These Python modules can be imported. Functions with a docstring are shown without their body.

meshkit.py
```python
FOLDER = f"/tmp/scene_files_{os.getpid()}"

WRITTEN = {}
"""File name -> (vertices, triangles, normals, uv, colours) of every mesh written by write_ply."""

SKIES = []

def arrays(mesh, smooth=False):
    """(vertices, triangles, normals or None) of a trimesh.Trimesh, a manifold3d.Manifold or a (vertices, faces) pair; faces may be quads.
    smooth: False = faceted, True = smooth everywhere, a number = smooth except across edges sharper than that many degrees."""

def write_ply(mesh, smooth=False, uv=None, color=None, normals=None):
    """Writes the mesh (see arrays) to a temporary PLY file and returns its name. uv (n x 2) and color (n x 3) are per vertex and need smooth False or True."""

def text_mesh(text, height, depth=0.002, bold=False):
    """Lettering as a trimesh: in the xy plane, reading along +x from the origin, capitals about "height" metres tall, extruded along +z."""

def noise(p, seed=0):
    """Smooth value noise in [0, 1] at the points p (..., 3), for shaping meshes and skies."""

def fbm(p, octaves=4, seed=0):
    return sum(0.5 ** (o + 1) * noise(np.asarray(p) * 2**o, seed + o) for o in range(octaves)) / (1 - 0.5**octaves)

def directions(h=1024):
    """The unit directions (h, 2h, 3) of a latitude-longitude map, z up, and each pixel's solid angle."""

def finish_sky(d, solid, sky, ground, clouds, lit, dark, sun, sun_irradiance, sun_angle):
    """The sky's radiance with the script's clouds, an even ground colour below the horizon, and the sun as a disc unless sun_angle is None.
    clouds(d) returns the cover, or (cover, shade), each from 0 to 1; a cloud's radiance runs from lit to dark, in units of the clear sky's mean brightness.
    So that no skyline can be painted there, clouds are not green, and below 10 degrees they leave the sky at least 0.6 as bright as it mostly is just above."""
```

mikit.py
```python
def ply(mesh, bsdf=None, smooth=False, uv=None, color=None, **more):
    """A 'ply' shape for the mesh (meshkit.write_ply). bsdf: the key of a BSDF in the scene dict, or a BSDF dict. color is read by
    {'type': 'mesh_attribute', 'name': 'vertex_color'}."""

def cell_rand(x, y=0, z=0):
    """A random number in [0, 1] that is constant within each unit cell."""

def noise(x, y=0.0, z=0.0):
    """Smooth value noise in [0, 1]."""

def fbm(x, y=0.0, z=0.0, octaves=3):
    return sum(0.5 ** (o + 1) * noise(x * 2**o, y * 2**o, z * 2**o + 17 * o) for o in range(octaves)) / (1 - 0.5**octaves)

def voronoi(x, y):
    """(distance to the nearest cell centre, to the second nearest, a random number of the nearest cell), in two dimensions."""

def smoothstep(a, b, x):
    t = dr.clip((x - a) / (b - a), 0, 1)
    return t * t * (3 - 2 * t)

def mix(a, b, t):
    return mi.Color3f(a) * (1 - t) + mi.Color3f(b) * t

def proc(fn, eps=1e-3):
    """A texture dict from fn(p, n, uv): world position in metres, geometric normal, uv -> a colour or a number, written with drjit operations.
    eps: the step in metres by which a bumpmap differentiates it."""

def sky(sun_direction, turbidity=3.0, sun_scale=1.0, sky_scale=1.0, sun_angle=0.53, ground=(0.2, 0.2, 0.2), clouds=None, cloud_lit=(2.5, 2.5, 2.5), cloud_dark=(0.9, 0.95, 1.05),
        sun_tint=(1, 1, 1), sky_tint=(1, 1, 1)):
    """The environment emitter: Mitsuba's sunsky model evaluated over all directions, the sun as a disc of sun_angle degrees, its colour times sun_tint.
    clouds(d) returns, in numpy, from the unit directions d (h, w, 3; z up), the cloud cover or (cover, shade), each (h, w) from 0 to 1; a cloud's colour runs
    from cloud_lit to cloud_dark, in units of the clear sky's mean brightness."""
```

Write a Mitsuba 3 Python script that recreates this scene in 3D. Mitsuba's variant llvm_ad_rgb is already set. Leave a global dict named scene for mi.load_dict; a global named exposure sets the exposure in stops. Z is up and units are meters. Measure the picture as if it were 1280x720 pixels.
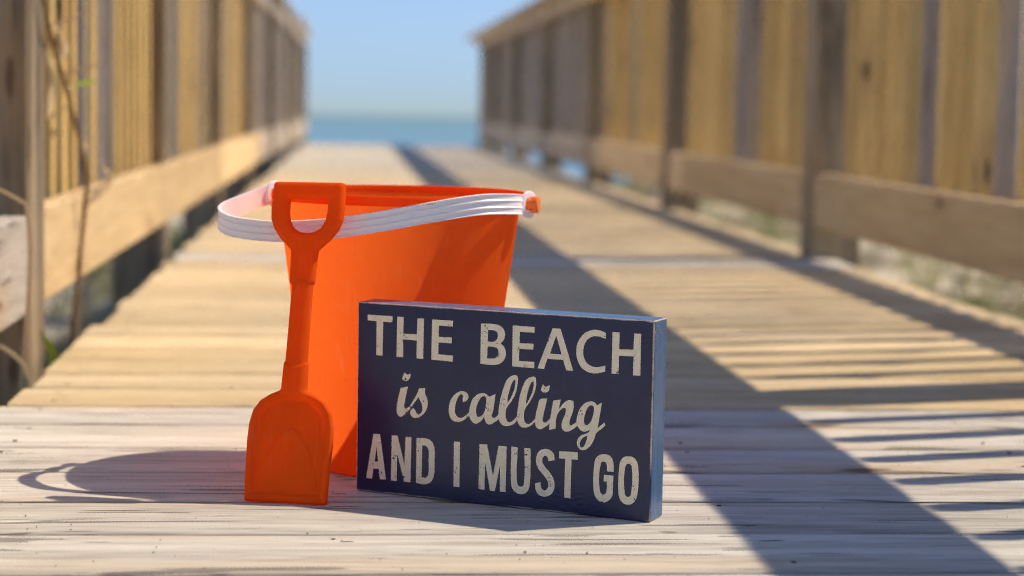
import math, random, numpy as np, trimesh, shapely
import drjit as dr
import mitsuba as mi
import mikit
from meshkit import fbm as nfbm, noise as nnoise
from mikit import proc, noise, fbm, cell_rand, smoothstep, mix, voronoi
from scipy.spatial import Delaunay
from shapely.geometry import Polygon, Point
from trimesh.creation import triangulate_polygon

T = mi.ScalarTransform4f
scene, labels = {}, {}

# ---------------------------------------------------------------- camera, sky, exposure
EYE = 0.396                                   # lens height over the boards, metres
RIGHT = np.array([0.996318, -0.083949, 0.017385])
UP = np.array([-0.009888, 0.088911, 0.995990])
FWD = np.array([0.085158, 0.992496, -0.087754])
origin = np.array([0, 0, EYE])
scene['camera'] = {
    'type': 'thinlens', 'fov': 29.863, 'fov_axis': 'x',
    'aperture_radius': 0.0089, 'focus_distance': 1.87,
    'near_clip': 0.05, 'far_clip': 60000.0,
    'to_world': T().look_at(origin=origin.tolist(), target=(origin + FWD).tolist(), up=UP.tolist()),
}
exposure = 1.9
scene['sky'] = mikit.sky((1.0, 0.25, 1.40), turbidity=1.7, sun_scale=0.76, sky_scale=0.98, ground=(0.20, 0.24, 0.26), sky_tint=(0.91, 0.90, 0.96))

SLOPE = 0.0071                                # the boardwalk climbs a little towards the sea


# ---------------------------------------------------------------- helpers
def key_for(name):
    if name not in scene and name not in labels:
        return name
    n = 1
    while f'{name}_{n:03d}' in scene or f'{name}_{n:03d}' in labels:
        n += 1
    return f'{name}_{n:03d}'


def climb(v):
    v = np.array(v, float)
    v[:, 2] += SLOPE * v[:, 1]
    return v


def vf(mesh):
    if isinstance(mesh, (tuple, list)):
        v, f = np.asarray(mesh[0], float), np.asarray(mesh[1], int)
        if f.shape[1] == 4:
            f = np.vstack([f[:, [0, 1, 2]], f[:, [0, 2, 3]]])
        return v, f
    return np.asarray(mesh.vertices, float), np.asarray(mesh.faces, int)


def put(name, mesh, bsdf, parent=None, smooth=False, lift=True, color=None, label=None, category=None, group=None, kind=None):
    """One entry of the scene: a thing, or a part of the thing or part that parent names."""
    v, f = vf(mesh)
    if lift:
        v = climb(v)
    key = key_for(name if parent is None else parent + '__' + name)
    scene[key] = mikit.ply((v, f), bsdf, smooth=smooth, color=color)
    info = {k: x for k, x in dict(label=label, category=category, group=group, kind=kind).items() if x}
    if info:
        labels[key] = info
    return key


def thing(name, label, category, group=None):
    key = key_for(name)
    labels[key] = {'label': label, 'category': category}
    if group:
        labels[key]['group'] = group
    return key


def join(*meshes):
    vs, fs, at = [], [], 0
    for m in meshes:
        v, f = vf(m)
        vs.append(v); fs.append(f + at); at += len(v)
    return np.vstack(vs), np.vstack(fs)


def prism(profile, axis, a0, a1, ends=(0, 0)):
    """A convex profile (n x 2) swept straight along axis 0, 1 or 2 from a0 to a1; ends: how far each end's ring is pulled in (a chamfer)."""
    p = np.asarray(profile, float)
    n, c = len(p), p.mean(0)
    other = [k for k in range(3) if k != axis]
    rings = []
    steps = [(a0, ends[0]), (a0 + ends[0], 0), (a1 - ends[1], 0), (a1, ends[1])]
    steps = [s for i, s in enumerate(steps) if not ((i == 0 and ends[0] == 0) or (i == 3 and ends[1] == 0))]
    for a, inset in steps:
        q = p - (np.sign(p - c) * inset)
        r = np.zeros((n, 3)); r[:, axis] = a; r[:, other[0]] = q[:, 0]; r[:, other[1]] = q[:, 1]
        rings.append(r)
    v = np.vstack(rings)
    f = []
    for k in range(len(rings) - 1):
        for i in range(n):
            j = (i + 1) % n
            f += [[k * n + i, k * n + j, (k + 1) * n + j], [k * n + i, (k + 1) * n + j, (k + 1) * n + i]]
    for i in range(1, n - 1):
        f += [[0, i + 1, i], [(len(rings) - 1) * n, (len(rings) - 1) * n + i, (len(rings) - 1) * n + i + 1]]
    f = np.array(f)
    m = trimesh.Trimesh(v, f, process=False)
    if m.volume < 0:
        f = f[:, ::-1]
    return v, f


def octagon(x0, x1, y0, y1, c):
    return [(x0 + c, y0), (x1 - c, y0), (x1, y0 + c), (x1, y1 - c), (x1 - c, y1), (x0 + c, y1), (x0, y1 - c), (x0, y0 + c)]


def beam(x0, x1, y0, y1, z0, z1, axis, c=0.004, end=0.002):
    lim = [(x0, x1), (y0, y1), (z0, z1)]
    o = [lim[k] for k in range(3) if k != axis]
    return prism(octagon(o[0][0], o[0][1], o[1][0], o[1][1], c), axis, lim[axis][0], lim[axis][1], (end, end))


def tube(points, radii, n=10, flat=1.0):
    p = np.asarray(points, float)
    r = np.broadcast_to(np.asarray(radii, float), (len(p),))
    t = np.gradient(p, axis=0); t /= np.linalg.norm(t, axis=1, keepdims=True)
    ref = np.array([0, 0, 1.0]) if abs(t[0][2]) < 0.9 else np.array([1.0, 0, 0])
    a = np.arange(n) * 2 * np.pi / n
    v = []
    for k in range(len(p)):
        x = np.cross(ref, t[k]); x /= np.linalg.norm(x)
        y = np.cross(t[k], x)
        v.append(p[k] + r[k] * (np.cos(a)[:, None] * x + flat * np.sin(a)[:, None] * y))
    v = np.vstack(v + [p[:1], p[-1:]])
    f, m = [], len(p)
    for k in range(m - 1):
        for i in range(n):
            j = (i + 1) % n
            f += [[k * n + i, k * n + j, (k + 1) * n + j], [k * n + i, (k + 1) * n + j, (k + 1) * n + i]]
    for i in range(n):
        j = (i + 1) % n
        f += [[m * n, j, i], [m * n + 1, (m - 1) * n + i, (m - 1) * n + j]]
    return v, np.array(f)


def spline(points, n):
    """n points along a Catmull-Rom curve through the given ones, evenly spaced."""
    p = np.asarray(points, float)
    q = np.vstack([2 * p[0] - p[1], p, 2 * p[-1] - p[-2]])
    out = []
    for i in range(1, len(q) - 2):
        for t in np.linspace(0, 1, 24, endpoint=False):
            a, b, c, d = q[i - 1], q[i], q[i + 1], q[i + 2]
            out.append(0.5 * (2 * b + (c - a) * t + (2 * a - 5 * b + 4 * c - d) * t * t + (3 * b - a - 3 * c + d) * t ** 3))
    out = np.array(out + [p[-1]])
    s = np.r_[0, np.cumsum(np.linalg.norm(np.diff(out, axis=0), axis=1))]
    u = np.linspace(0, s[-1], n)
    return np.stack([np.interp(u, s, out[:, k]) for k in range(3)], 1)


def lathe(profile, n=96, centre=(0, 0), closed=False):
    p = np.asarray(profile, float)
    a = np.arange(n) * 2 * np.pi / n
    v = np.vstack([np.stack([centre[0] + r * np.cos(a), centre[1] + r * np.sin(a), 0 * a + z], 1) for r, z in p])
    f, m = [], len(p)
    for k in range(m if closed else m - 1):
        k2 = (k + 1) % m
        for i in range(n):
            j = (i + 1) % n
            f += [[k * n + i, k * n + j, k2 * n + j], [k * n + i, k2 * n + j, k2 * n + i]]
    return v, np.array(f)


def relief(poly, front, back, step):
    """A solid whose outline is the polygon and whose two faces are z = front(x, y, d) and back(x, y, d), d = distance to the outline; both meet at the outline."""
    pts, onb = [], []
    for ring in [poly.exterior, *poly.interiors]:
        n = max(8, int(ring.length / step * 1.6))
        pts += [ring.interpolate(i / n, normalized=True).coords[0] for i in range(n)]
    nb = len(pts)
    for inset, dens in ((0.22 * step, 1.4), (0.6 * step, 1.2), (1.2 * step, 1.0), (2.0 * step, 1.0)):
        q = poly.buffer(-inset)
        for g in getattr(q, 'geoms', [q]):
            if g.is_empty: continue
            for ring in [g.exterior, *g.interiors]:
                n = max(6, int(ring.length / step * dens))
                pts += [ring.interpolate((i + 0.37) / n, normalized=True).coords[0] for i in range(n)]
    x0, y0, x1, y1 = poly.bounds
    gx, gy = np.meshgrid(np.arange(x0, x1, step), np.arange(y0, y1, step * 0.87))
    gx[::2] += step / 2
    inner = poly.buffer(-2.6 * step)
    g = np.stack([gx.ravel(), gy.ravel()], 1)
    g = g[shapely.contains_xy(inner, g[:, 0], g[:, 1])]
    p = np.vstack([np.array(pts), g])
    tri = Delaunay(p).simplices
    c = p[tri].mean(1)
    tri = tri[shapely.contains_xy(poly, c[:, 0], c[:, 1])]
    e1, e2 = p[tri[:, 1]] - p[tri[:, 0]], p[tri[:, 2]] - p[tri[:, 0]]
    area = e1[:, 0] * e2[:, 1] - e1[:, 1] * e2[:, 0]
    tri[area < 0] = tri[area < 0][:, ::-1]
    d = shapely.distance(poly.boundary, shapely.points(p))
    d[:nb] = 0
    zf, zb = front(p[:, 0], p[:, 1], d), back(p[:, 0], p[:, 1], d)
    mid = (zf + zb) / 2
    zf[:nb] = zb[:nb] = mid[:nb]
    n = len(p)
    v = np.vstack([np.c_[p, zf], np.c_[p, zb]])
    remap = np.arange(2 * n); remap[n:n + nb] = np.arange(nb)
    f = np.vstack([tri, remap[tri[:, ::-1] + n]])
    return v, f


rng = np.random.default_rng(7)

# ---------------------------------------------------------------- materials
def wood(axis, fresh, old, age, cell=None, grain=1.0, knots=True, warp=1.0, nailed=False):
    """Sawn softwood with its grain along an axis (0, 1, 2). fresh and old: the (light, dark) pair of the new and of the weathered wood; age: 0 new to 1 weathered,
    or a function of the board's random number; cell(p): the board's number."""
    def waver(a, b, d, s):
        return 0.020 * warp * (noise(a * 2.3 + s, b * 5 + s, d * 5) - 0.5) + 0.010 * (noise(a * 9 + s, b * 14, d * 14 + s) - 0.5)

    def checks(a, b, d, s, wav):
        long = smoothstep(0.70, 0.745, fbm(a * 4.2 + s * 3, (b + wav) * 120 + s, (d + wav) * 120, 2))
        short = smoothstep(0.76, 0.82, fbm(a * 13 + s * 5, (b + wav) * 130 + s, (d + wav) * 130, 2))
        return dr.maximum(long, 0.8 * short)

    def fn(p, n, uv):
        c = [p.x, p.y, p.z]
        a = c[axis]
        b, d = [c[k] for k in range(3) if k != axis]
        k = cell(p) if cell else mi.Float(0)
        r = cell_rand(k, 3, 1)
        s = r * 37.0
        wav = waver(a, b, d, s)
        ring = fbm((b + wav) * 62 + s, (d + wav) * 62 - s, a * 2.2 + s, 3)
        fine = fbm(a * 16 + s, (b + wav * 0.6) * 210, (d + wav * 0.6) * 210, 3)
        blotch = fbm(a * 4.5 + s, b * 16 + s, d * 16, 3)
        t = dr.clip(0.40 + 1.25 * (ring - 0.5) * grain + 1.1 * (fine - 0.5) * grain + 0.8 * (blotch - 0.5), 0, 1)
        g = age(r, p) if callable(age) else mi.Float(age)
        col = mix(mix(fresh[0], fresh[1], t), mix(old[0], old[1], t), g)
        tone = 0.80 + 0.36 * cell_rand(k, 7, 2)
        col = col * tone
        col = mix(col, mi.Color3f(0.60, 0.47, 0.29), g * 0.42 * smoothstep(0.50, 0.72, fbm(a * 1.3 + s * 2, b * 11 + s, d * 11, 3)))
        if knots:
            f1, f2, which = voronoi(a * 2.0 + s, (b + d) * 7 + s)
            kn = smoothstep(0.075, 0.03, f1 + 0.03 * (noise(a * 60, b * 60, d * 60) - 0.5)) * dr.select(which > 0.62, 1.0, 0.0)
            halo = smoothstep(0.30, 0.05, f1 + 0.10 * (noise(a * 25, b * 90, d * 90) - 0.5)) * dr.select(which > 0.62, 1.0, 0.0)
            col = mix(col, mi.Color3f(0.42, 0.27, 0.125), 0.45 * halo)
            col = mix(col, mi.Color3f(0.13, 0.075, 0.04), 0.85 * kn)
        crack = checks(a, b, d, s, wav) * (0.15 + 0.85 * g)
        if nailed:                                           # short splits that have opened round the nails over each joist
            j = dr.floor(a / 0.385 + 0.5)
            for t in (0.032, 0.118):
                on = dr.select(cell_rand(j, k, 60 + 100 * t) > 0.45, 1.0, 0.0)
                u = (a - 0.385 * j - 0.016 * (cell_rand(j, k, 4) - 0.5)) / (0.008 + 0.016 * cell_rand(j, k, 5))
                w = (p.y - 0.1 - 0.15 * k - t + 0.010 * (noise(a * 40, k * 3.1, t * 50) - 0.5)) / 0.0028
                crack = dr.maximum(crack, on * 1.35 * smoothstep(1.0, 0.35, u * u + w * w))
        return mix(col, mi.Color3f(0.08, 0.065, 0.06), dr.clip(0.62 * crack, 0, 0.9))

    def height(p, n, uv):
        c = [p.x, p.y, p.z]
        a = c[axis]
        b, d = [c[k] for k in range(3) if k != axis]
        k = cell(p) if cell else mi.Float(0)
        s = cell_rand(k, 3, 1) * 37.0
        wav = waver(a, b, d, s)
        crack = checks(a, b, d, s, wav)
        return fbm(a * 12 + s, (b + wav) * 330, (d + wav) * 330, 2) - 1.2 * crack

    return fn, height


def wood_bsdf(name, *args, bump=0.0009, rough=0.7, **kw):
    fn, height = wood(*args, **kw)
    base = {'type': 'principled', 'base_color': proc(fn), 'roughness': rough, 'specular': 0.3}
    if bump:
        base = {'type': 'bumpmap', 'arbitrary': proc(height, eps=0.0008), 'scale': bump, 'bsdf': base}
    scene[name] = {'type': 'twosided', 'bsdf': base}


NEW = ((0.82, 0.585, 0.235), (0.60, 0.39, 0.125))
NEWDECK = ((0.72, 0.575, 0.345), (0.50, 0.375, 0.195))
GREY = ((0.70, 0.68, 0.61), (0.39, 0.365, 0.315))
GREYPOST = ((0.33, 0.275, 0.20), (0.13, 0.10, 0.06))
NEWRAIL = ((0.76, 0.575, 0.33), (0.58, 0.41, 0.205))
GREYRAIL = ((0.58, 0.54, 0.48), (0.30, 0.265, 0.225))


def deck_cell(p):
    return dr.floor((p.y - 0.1) / 0.15)


def deck_age(r, p):
    k = deck_cell(p)
    far = smoothstep(8.5, 13.0, p.y) * 0.75
    g = dr.select(k < 16, 1.0, dr.select((k > 30.5) & (k < 32.5), 1.0, dr.maximum(far, 0.22 * cell_rand(k, 5, 5))))
    return g


wood_bsdf('wood_deck', 0, NEWDECK, GREY, deck_age, cell=deck_cell, bump=0.0011, nailed=True)
wood_bsdf('wood_rail', 1, NEWRAIL, GREYRAIL, lambda r, p: smoothstep(9.4, 10.4, p.y) * dr.select(p.x < 0, 0.8, 0.7) + dr.select(p.y < 2.83, 1.0, 0.0) * dr.select(p.x < 0, 1.0, 0.0), cell=lambda p: dr.floor(p.y / 2.37) + dr.select(p.x < 0, 40.0, 0.0), bump=0.0012, warp=2.4)
wood_bsdf('wood_cap', 1, NEW, GREYRAIL, 0.75, cell=lambda p: dr.floor(p.y / 4.9) + dr.select(p.x < 0, 40.0, 0.0), bump=0)
wood_bsdf('wood_baluster', 2, NEW, ((0.40, 0.36, 0.33), (0.22, 0.19, 0.175)), lambda r, p: dr.maximum(dr.select(r > 0.78, 0.95, 0.1 * r), smoothstep(9.2, 10.6, p.y) * 0.9), cell=lambda p: dr.floor(p.y / 0.131) + dr.select(p.x < 0, 400.0, 0.0), bump=0.0008)
wood_bsdf('wood_post', 2, NEW, GREYPOST, 1.0, cell=lambda p: dr.floor(p.y / 1.1) + dr.select(p.x < 0, 40.0, 0.0), bump=0.0012)
scene['rusty_nail'] = {'type': 'twosided', 'bsdf': {'type': 'principled', 'base_color': {'type': 'rgb', 'value': [0.06, 0.04, 0.03]}, 'roughness': 0.6, 'metallic': 0.3}}


# plastics
def scuffs(base, worn):
    def fn(p, n, uv):
        t = smoothstep(0.55, 0.8, fbm(p.x * 90, p.y * 90, p.z * 90, 3))
        col = mix(base, worn, 0.35 * t)
        rub = smoothstep(0.66, 0.76, fbm(p.x * 240, p.y * 240, p.z * 14, 2)) * smoothstep(0.50, 0.66, fbm(p.x * 22, p.y * 22, p.z * 14, 2))
        nick = smoothstep(0.83, 0.88, noise(p.x * 380, p.y * 380, p.z * 150))
        return mix(mix(col, mi.Color3f(0.97, 0.42, 0.20), 0.14 * rub), mi.Color3f(0.70, 0.10, 0.02), 0.12 * nick)
    return fn


def scuff_rough(p, n, uv):
    return 0.26 + 0.16 * fbm(p.x * 45, p.y * 45, p.z * 45, 3)


ORANGE, ORANGE_WORN = (0.97, 0.20, 0.03), (0.97, 0.24, 0.05)
scene['bucket_plastic'] = {'type': 'principledthin', 'base_color': proc(scuffs(ORANGE, ORANGE_WORN)), 'roughness': proc(scuff_rough), 'diff_trans': 1.35, 'eta': 1.45}
scene['orange_plastic'] = {'type': 'twosided', 'bsdf': {'type': 'principled', 'base_color': {'type': 'rgb', 'value': list(ORANGE)}, 'roughness': 0.3, 'specular': 0.5}}
scene['shovel_plastic'] = {'type': 'principledthin', 'base_color': proc(scuffs((0.97, 0.175, 0.018), (0.97, 0.215, 0.035))), 'roughness': proc(scuff_rough), 'diff_trans': 1.0, 'eta': 1.45}
scene['white_plastic'] = {'type': 'twosided', 'bsdf': {'type': 'principled', 'base_color': {'type': 'rgb', 'value': [0.90, 0.865, 0.89]}, 'roughness': 0.28, 'specular': 0.5}}

# the painted sign
SIGN_O, SIGN_A, SIGN_W, SIGN_H, SIGN_D = np.array([0.01033, 1.94669, 0.0008]), 0.50294, 0.3192, 0.1938, 0.0362
SIGN_U, SIGN_N = np.array([math.cos(SIGN_A), -math.sin(SIGN_A), 0]), np.array([math.sin(SIGN_A), math.cos(SIGN_A), 0])


def sign_coords(p):
    x, y, z = p.x - SIGN_O[0], p.y - SIGN_O[1], p.z - SLOPE * p.y - SIGN_O[2]
    return x * SIGN_U[0] + y * SIGN_U[1], x * SIGN_N[0] + y * SIGN_N[1], z


def sign_paint(p, n, uv):
    u, d, w = sign_coords(p)
    eu, ed, ew = (dr.minimum(a, b - a) for a, b in ((u, SIGN_W), (d, SIGN_D), (w, SIGN_H)))
    lo = dr.minimum(dr.minimum(eu, ed), ew); hi = dr.maximum(dr.maximum(eu, ed), ew); second = eu + ed + ew - lo - hi
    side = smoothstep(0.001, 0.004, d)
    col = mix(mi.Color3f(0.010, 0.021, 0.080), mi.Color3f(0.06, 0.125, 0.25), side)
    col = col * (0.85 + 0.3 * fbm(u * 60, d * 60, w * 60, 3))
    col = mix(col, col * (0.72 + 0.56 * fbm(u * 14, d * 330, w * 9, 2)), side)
    wear = smoothstep(0.0015, 0.0007, second + 0.0012 * (fbm(u * 130, d * 130, w * 130, 3) - 0.5)) * smoothstep(0.30, 0.52, fbm(u * 14 + 3, d * 14, w * 14, 2) + 0.25 * smoothstep(0.15, 0.19, w))
    speck = smoothstep(0.80, 0.86, noise(u * 420, d * 420, w * 420)) * smoothstep(0.58, 0.72, fbm(u * 25, d * 25 + 4, w * 25, 2)) * side
    return mix(col, mi.Color3f(0.60, 0.49, 0.40), dr.maximum(0.9 * wear, 0.5 * speck))


def sign_grain(p, n, uv):
    u, d, w = sign_coords(p)
    return fbm(u * 420, d * 420, w * 420, 2)


scene['navy_paint'] = {'type': 'twosided', 'bsdf': {'type': 'bumpmap', 'arbitrary': proc(sign_grain, eps=0.0006), 'scale': 0.00022, 'bsdf': {'type': 'principled', 'base_color': proc(sign_paint), 'roughness': 0.32, 'specular': 0.5}}}
scene['cream_print'] = {'type': 'twosided', 'bsdf': {'type': 'principled', 'base_color': proc(lambda p, n, uv: mix(mi.Color3f(0.93, 0.88, 0.67), mi.Color3f(0.85, 0.79, 0.58), fbm(p.x * 160, p.y * 160, p.z * 160, 3))), 'roughness': 0.55, 'specular': 0.3}}

# ground, sea, plants
scene['sand_ground'] = {'type': 'twosided', 'bsdf': {'type': 'principled', 'base_color': proc(lambda p, n, uv: mix(mi.Color3f(0.54, 0.48, 0.37), mi.Color3f(0.17, 0.15, 0.09), smoothstep(0.42, 0.56, fbm(p.x * 2.2, p.y * 2.2, 0, 3)) * smoothstep(24, 14, p.y))), 'roughness': 0.9}}
scene['sea_water'] = {'type': 'dielectric', 'int_ior': 1.333, 'ext_ior': 1.0, 'specular_reflectance': {'type': 'rgb', 'value': [0.54, 0.71, 0.84]}}
scene['leaf_colours'] = {'type': 'principledthin', 'base_color': {'type': 'mesh_attribute', 'name': 'vertex_color'}, 'roughness': 0.6, 'diff_trans': 0.7}
scene['dry_stem'] = {'type': 'twosided', 'bsdf': {'type': 'principled', 'base_color': {'type': 'rgb', 'value': [0.20, 0.115, 0.045]}, 'roughness': 0.7}}
scene['straw'] = {'type': 'principledthin', 'base_color': {'type': 'rgb', 'value': [0.60, 0.47, 0.28]}, 'roughness': 0.6, 'diff_trans': 0.6}
scene['green_leaf'] = {'type': 'principledthin', 'base_color': {'type': 'rgb', 'value': [0.27, 0.36, 0.06]}, 'roughness': 0.5, 'diff_trans': 0.8}

# ---------------------------------------------------------------- ground, sea
def ground_height(x, y):
    x, y = np.asarray(x, float), np.asarray(y, float)
    p = np.stack([x * 0.5, y * 0.5, 0 * x], -1)
    dune = -0.42 + 0.30 * (nfbm(p, 4, 3) - 0.5) + 0.10 * (nfbm(p * 6, 3, 5) - 0.5) + 0.22 * np.clip((np.abs(x - 0.4) - 1.6) / 3.0, 0, 1) + 0.46 * np.exp(-((y - 11.8) / 3.0) ** 2) * np.clip((x - 1.4) / 0.5, 0, 1)
    s = np.clip((y - 12.5) / 8.0, 0, 1); s = s * s * (3 - 2 * s)
    beach = -2.35 - 0.012 * np.clip(y - 20, 0, 200)
    return dune * (1 - s) + beach * s


def sheet(xs, ys, fn):
    gx, gy = np.meshgrid(xs, ys)
    v = np.stack([gx.ravel(), gy.ravel(), fn(gx, gy).ravel()], 1)
    nx, ny = len(xs), len(ys)
    i, j = np.meshgrid(np.arange(nx - 1), np.arange(ny - 1))
    a = (j * nx + i).ravel()
    return v, np.vstack([np.c_[a, a + 1, a + nx + 1], np.c_[a, a + nx + 1, a + nx]])


xs = np.r_[-3000, -800, -250, -90, -40, np.linspace(-22, -7, 26), np.linspace(-6.5, 7.5, 130), np.linspace(8, 24, 28), 40, 90, 250, 800, 3000]
ys = np.r_[-3000, -600, -150, -40, -12, np.linspace(-5, 22, 190), np.linspace(23, 60, 30), 75, 95, 120, 160, 200]
put('sand', sheet(xs, ys, ground_height), 'sand_ground', smooth=True, lift=False, kind='structure', label='pale dune sand and beach beside and beyond the boardwalk')
sea_x = np.r_[-30000, -6000, -1500, -400, 0, 400, 1500, 6000, 30000]
sea_y = np.r_[70, 130, 250, 500, 1200, 4000, 12000, 45000]
put('sea', sheet(sea_x, sea_y, lambda x, y: 0 * x - 3.05), 'sea_water', lift=False, kind='structure', label='calm blue sea out to the horizon')

# ---------------------------------------------------------------- boardwalk
labels['boardwalk'] = {'kind': 'structure', 'label': 'boardwalk of planks laid crosswise, weathered grey at the near end and tan beyond'}
DECK_X = (-0.436, 1.284)


def deck_board(i):
    y0 = 0.1 + 0.15 * i
    r = np.random.default_rng(1000 + i)
    gap = r.uniform(0.005, 0.0095) if 7 <= i <= 24 else r.uniform(0.004, 0.008)
    near = 7 <= i <= 20
    x0, x1 = DECK_X[0] + r.uniform(-0.010, 0.010), DECK_X[1] + r.uniform(-0.012, 0.012)
    if i == 15: x0 -= 0.012
    c = 0.004
    lo, hi = gap / 2, 0.15 - gap / 2
    if near:
        prof = [(lo, -0.032), (lo, -0.006), (lo + 0.0012, -0.0022), (lo + c, -0.0004)] + [(t, 0.0) for t in np.linspace(lo + 0.011, hi - 0.011, 9)] + [(hi - c, -0.0004), (hi - 0.0012, -0.0022), (hi, -0.006), (hi, -0.032)]
        nx = 220
    else:
        prof = [(lo, -0.032), (lo, -0.004), (lo + c, 0), (0.075, 0), (hi - c, 0), (hi, -0.004), (hi, -0.032)]
        nx = 14
    prof = np.array(prof); n = len(prof)
    tilt, cup = r.uniform(-0.0005, 0.0005), r.uniform(-0.0008, 0.0004)
    off = r.uniform(-0.0004, 0.0004)
    xs_ = np.linspace(x0, x1, nx)
    v = []
    for x in xs_:
        y = prof[:, 0].copy(); z = prof[:, 1].copy()
        q = (y - 0.075) / 0.075
        e = np.abs(q) ** 3 * np.sign(q)
        pt = np.stack([np.full(n, x * 6.0), np.full(n, i * 3.1) + np.sign(q) * 5, np.full(n, 0.5)], 1)
        y = y + e * -0.0022 * nnoise(pt, 11) + e * -0.0014 * nnoise(pt * [7, 1, 1], 12)
        up = z > -0.01
        z = z + (off + tilt * q + cup * (q * q - 0.4) + 0.0006 * (nnoise(np.stack([np.full(n, x * 3.0), q * 1.5 + i * 7, 0 * q], 1), 5) - 0.5)) * up
        v.append(np.stack([np.full(n, x), y0 + y, z], 1))
    v = np.vstack(v); f = []
    for k in range(nx - 1):
        a = k * n + np.arange(n); b = k * n + (np.arange(n) + 1) % n
        f += np.c_[a, a + n, b + n].tolist() + np.c_[a, b + n, b].tolist()
    for j in range(1, n - 1):
        f += [[0, j, j + 1], [(nx - 1) * n, (nx - 1) * n + j + 1, (nx - 1) * n + j]]
    f = np.array(f)
    if trimesh.Trimesh(v, f, process=False).volume < 0:
        f = f[:, ::-1]
    key = put('deck_board', (v, f), 'wood_deck', 'boardwalk', smooth=35)
    if 8 <= i <= 22:                                        # two nails over every joist
        for jx in (-0.385, 0.0, 0.385, 0.77, 1.16):
            for t in (0.032, 0.118):
                if r.random() < 0.5: continue
                cx, cy = jx + r.uniform(-0.012, 0.012), y0 + t + r.uniform(-0.008, 0.008)
                pr = [(0.0001, 0.0006), (0.0020, 0.0006), (0.0027, 0.0001), (0.0027, -0.004)]
                put('nail', lathe([(a, b) for a, b in pr], 10, (cx, cy)), 'rusty_nail', key)


for i in range(0, 120):
    deck_board(i)
for jx in (-0.385, 0.0, 0.385, 0.77, 1.16):
    put('joist', beam(jx - 0.019, jx + 0.019, 0.0, 18.05, -0.22, -0.0345, 1), 'wood_post', 'boardwalk')

# ---------------------------------------------------------------- the two fences
FENCE_END = 18.4


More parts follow.
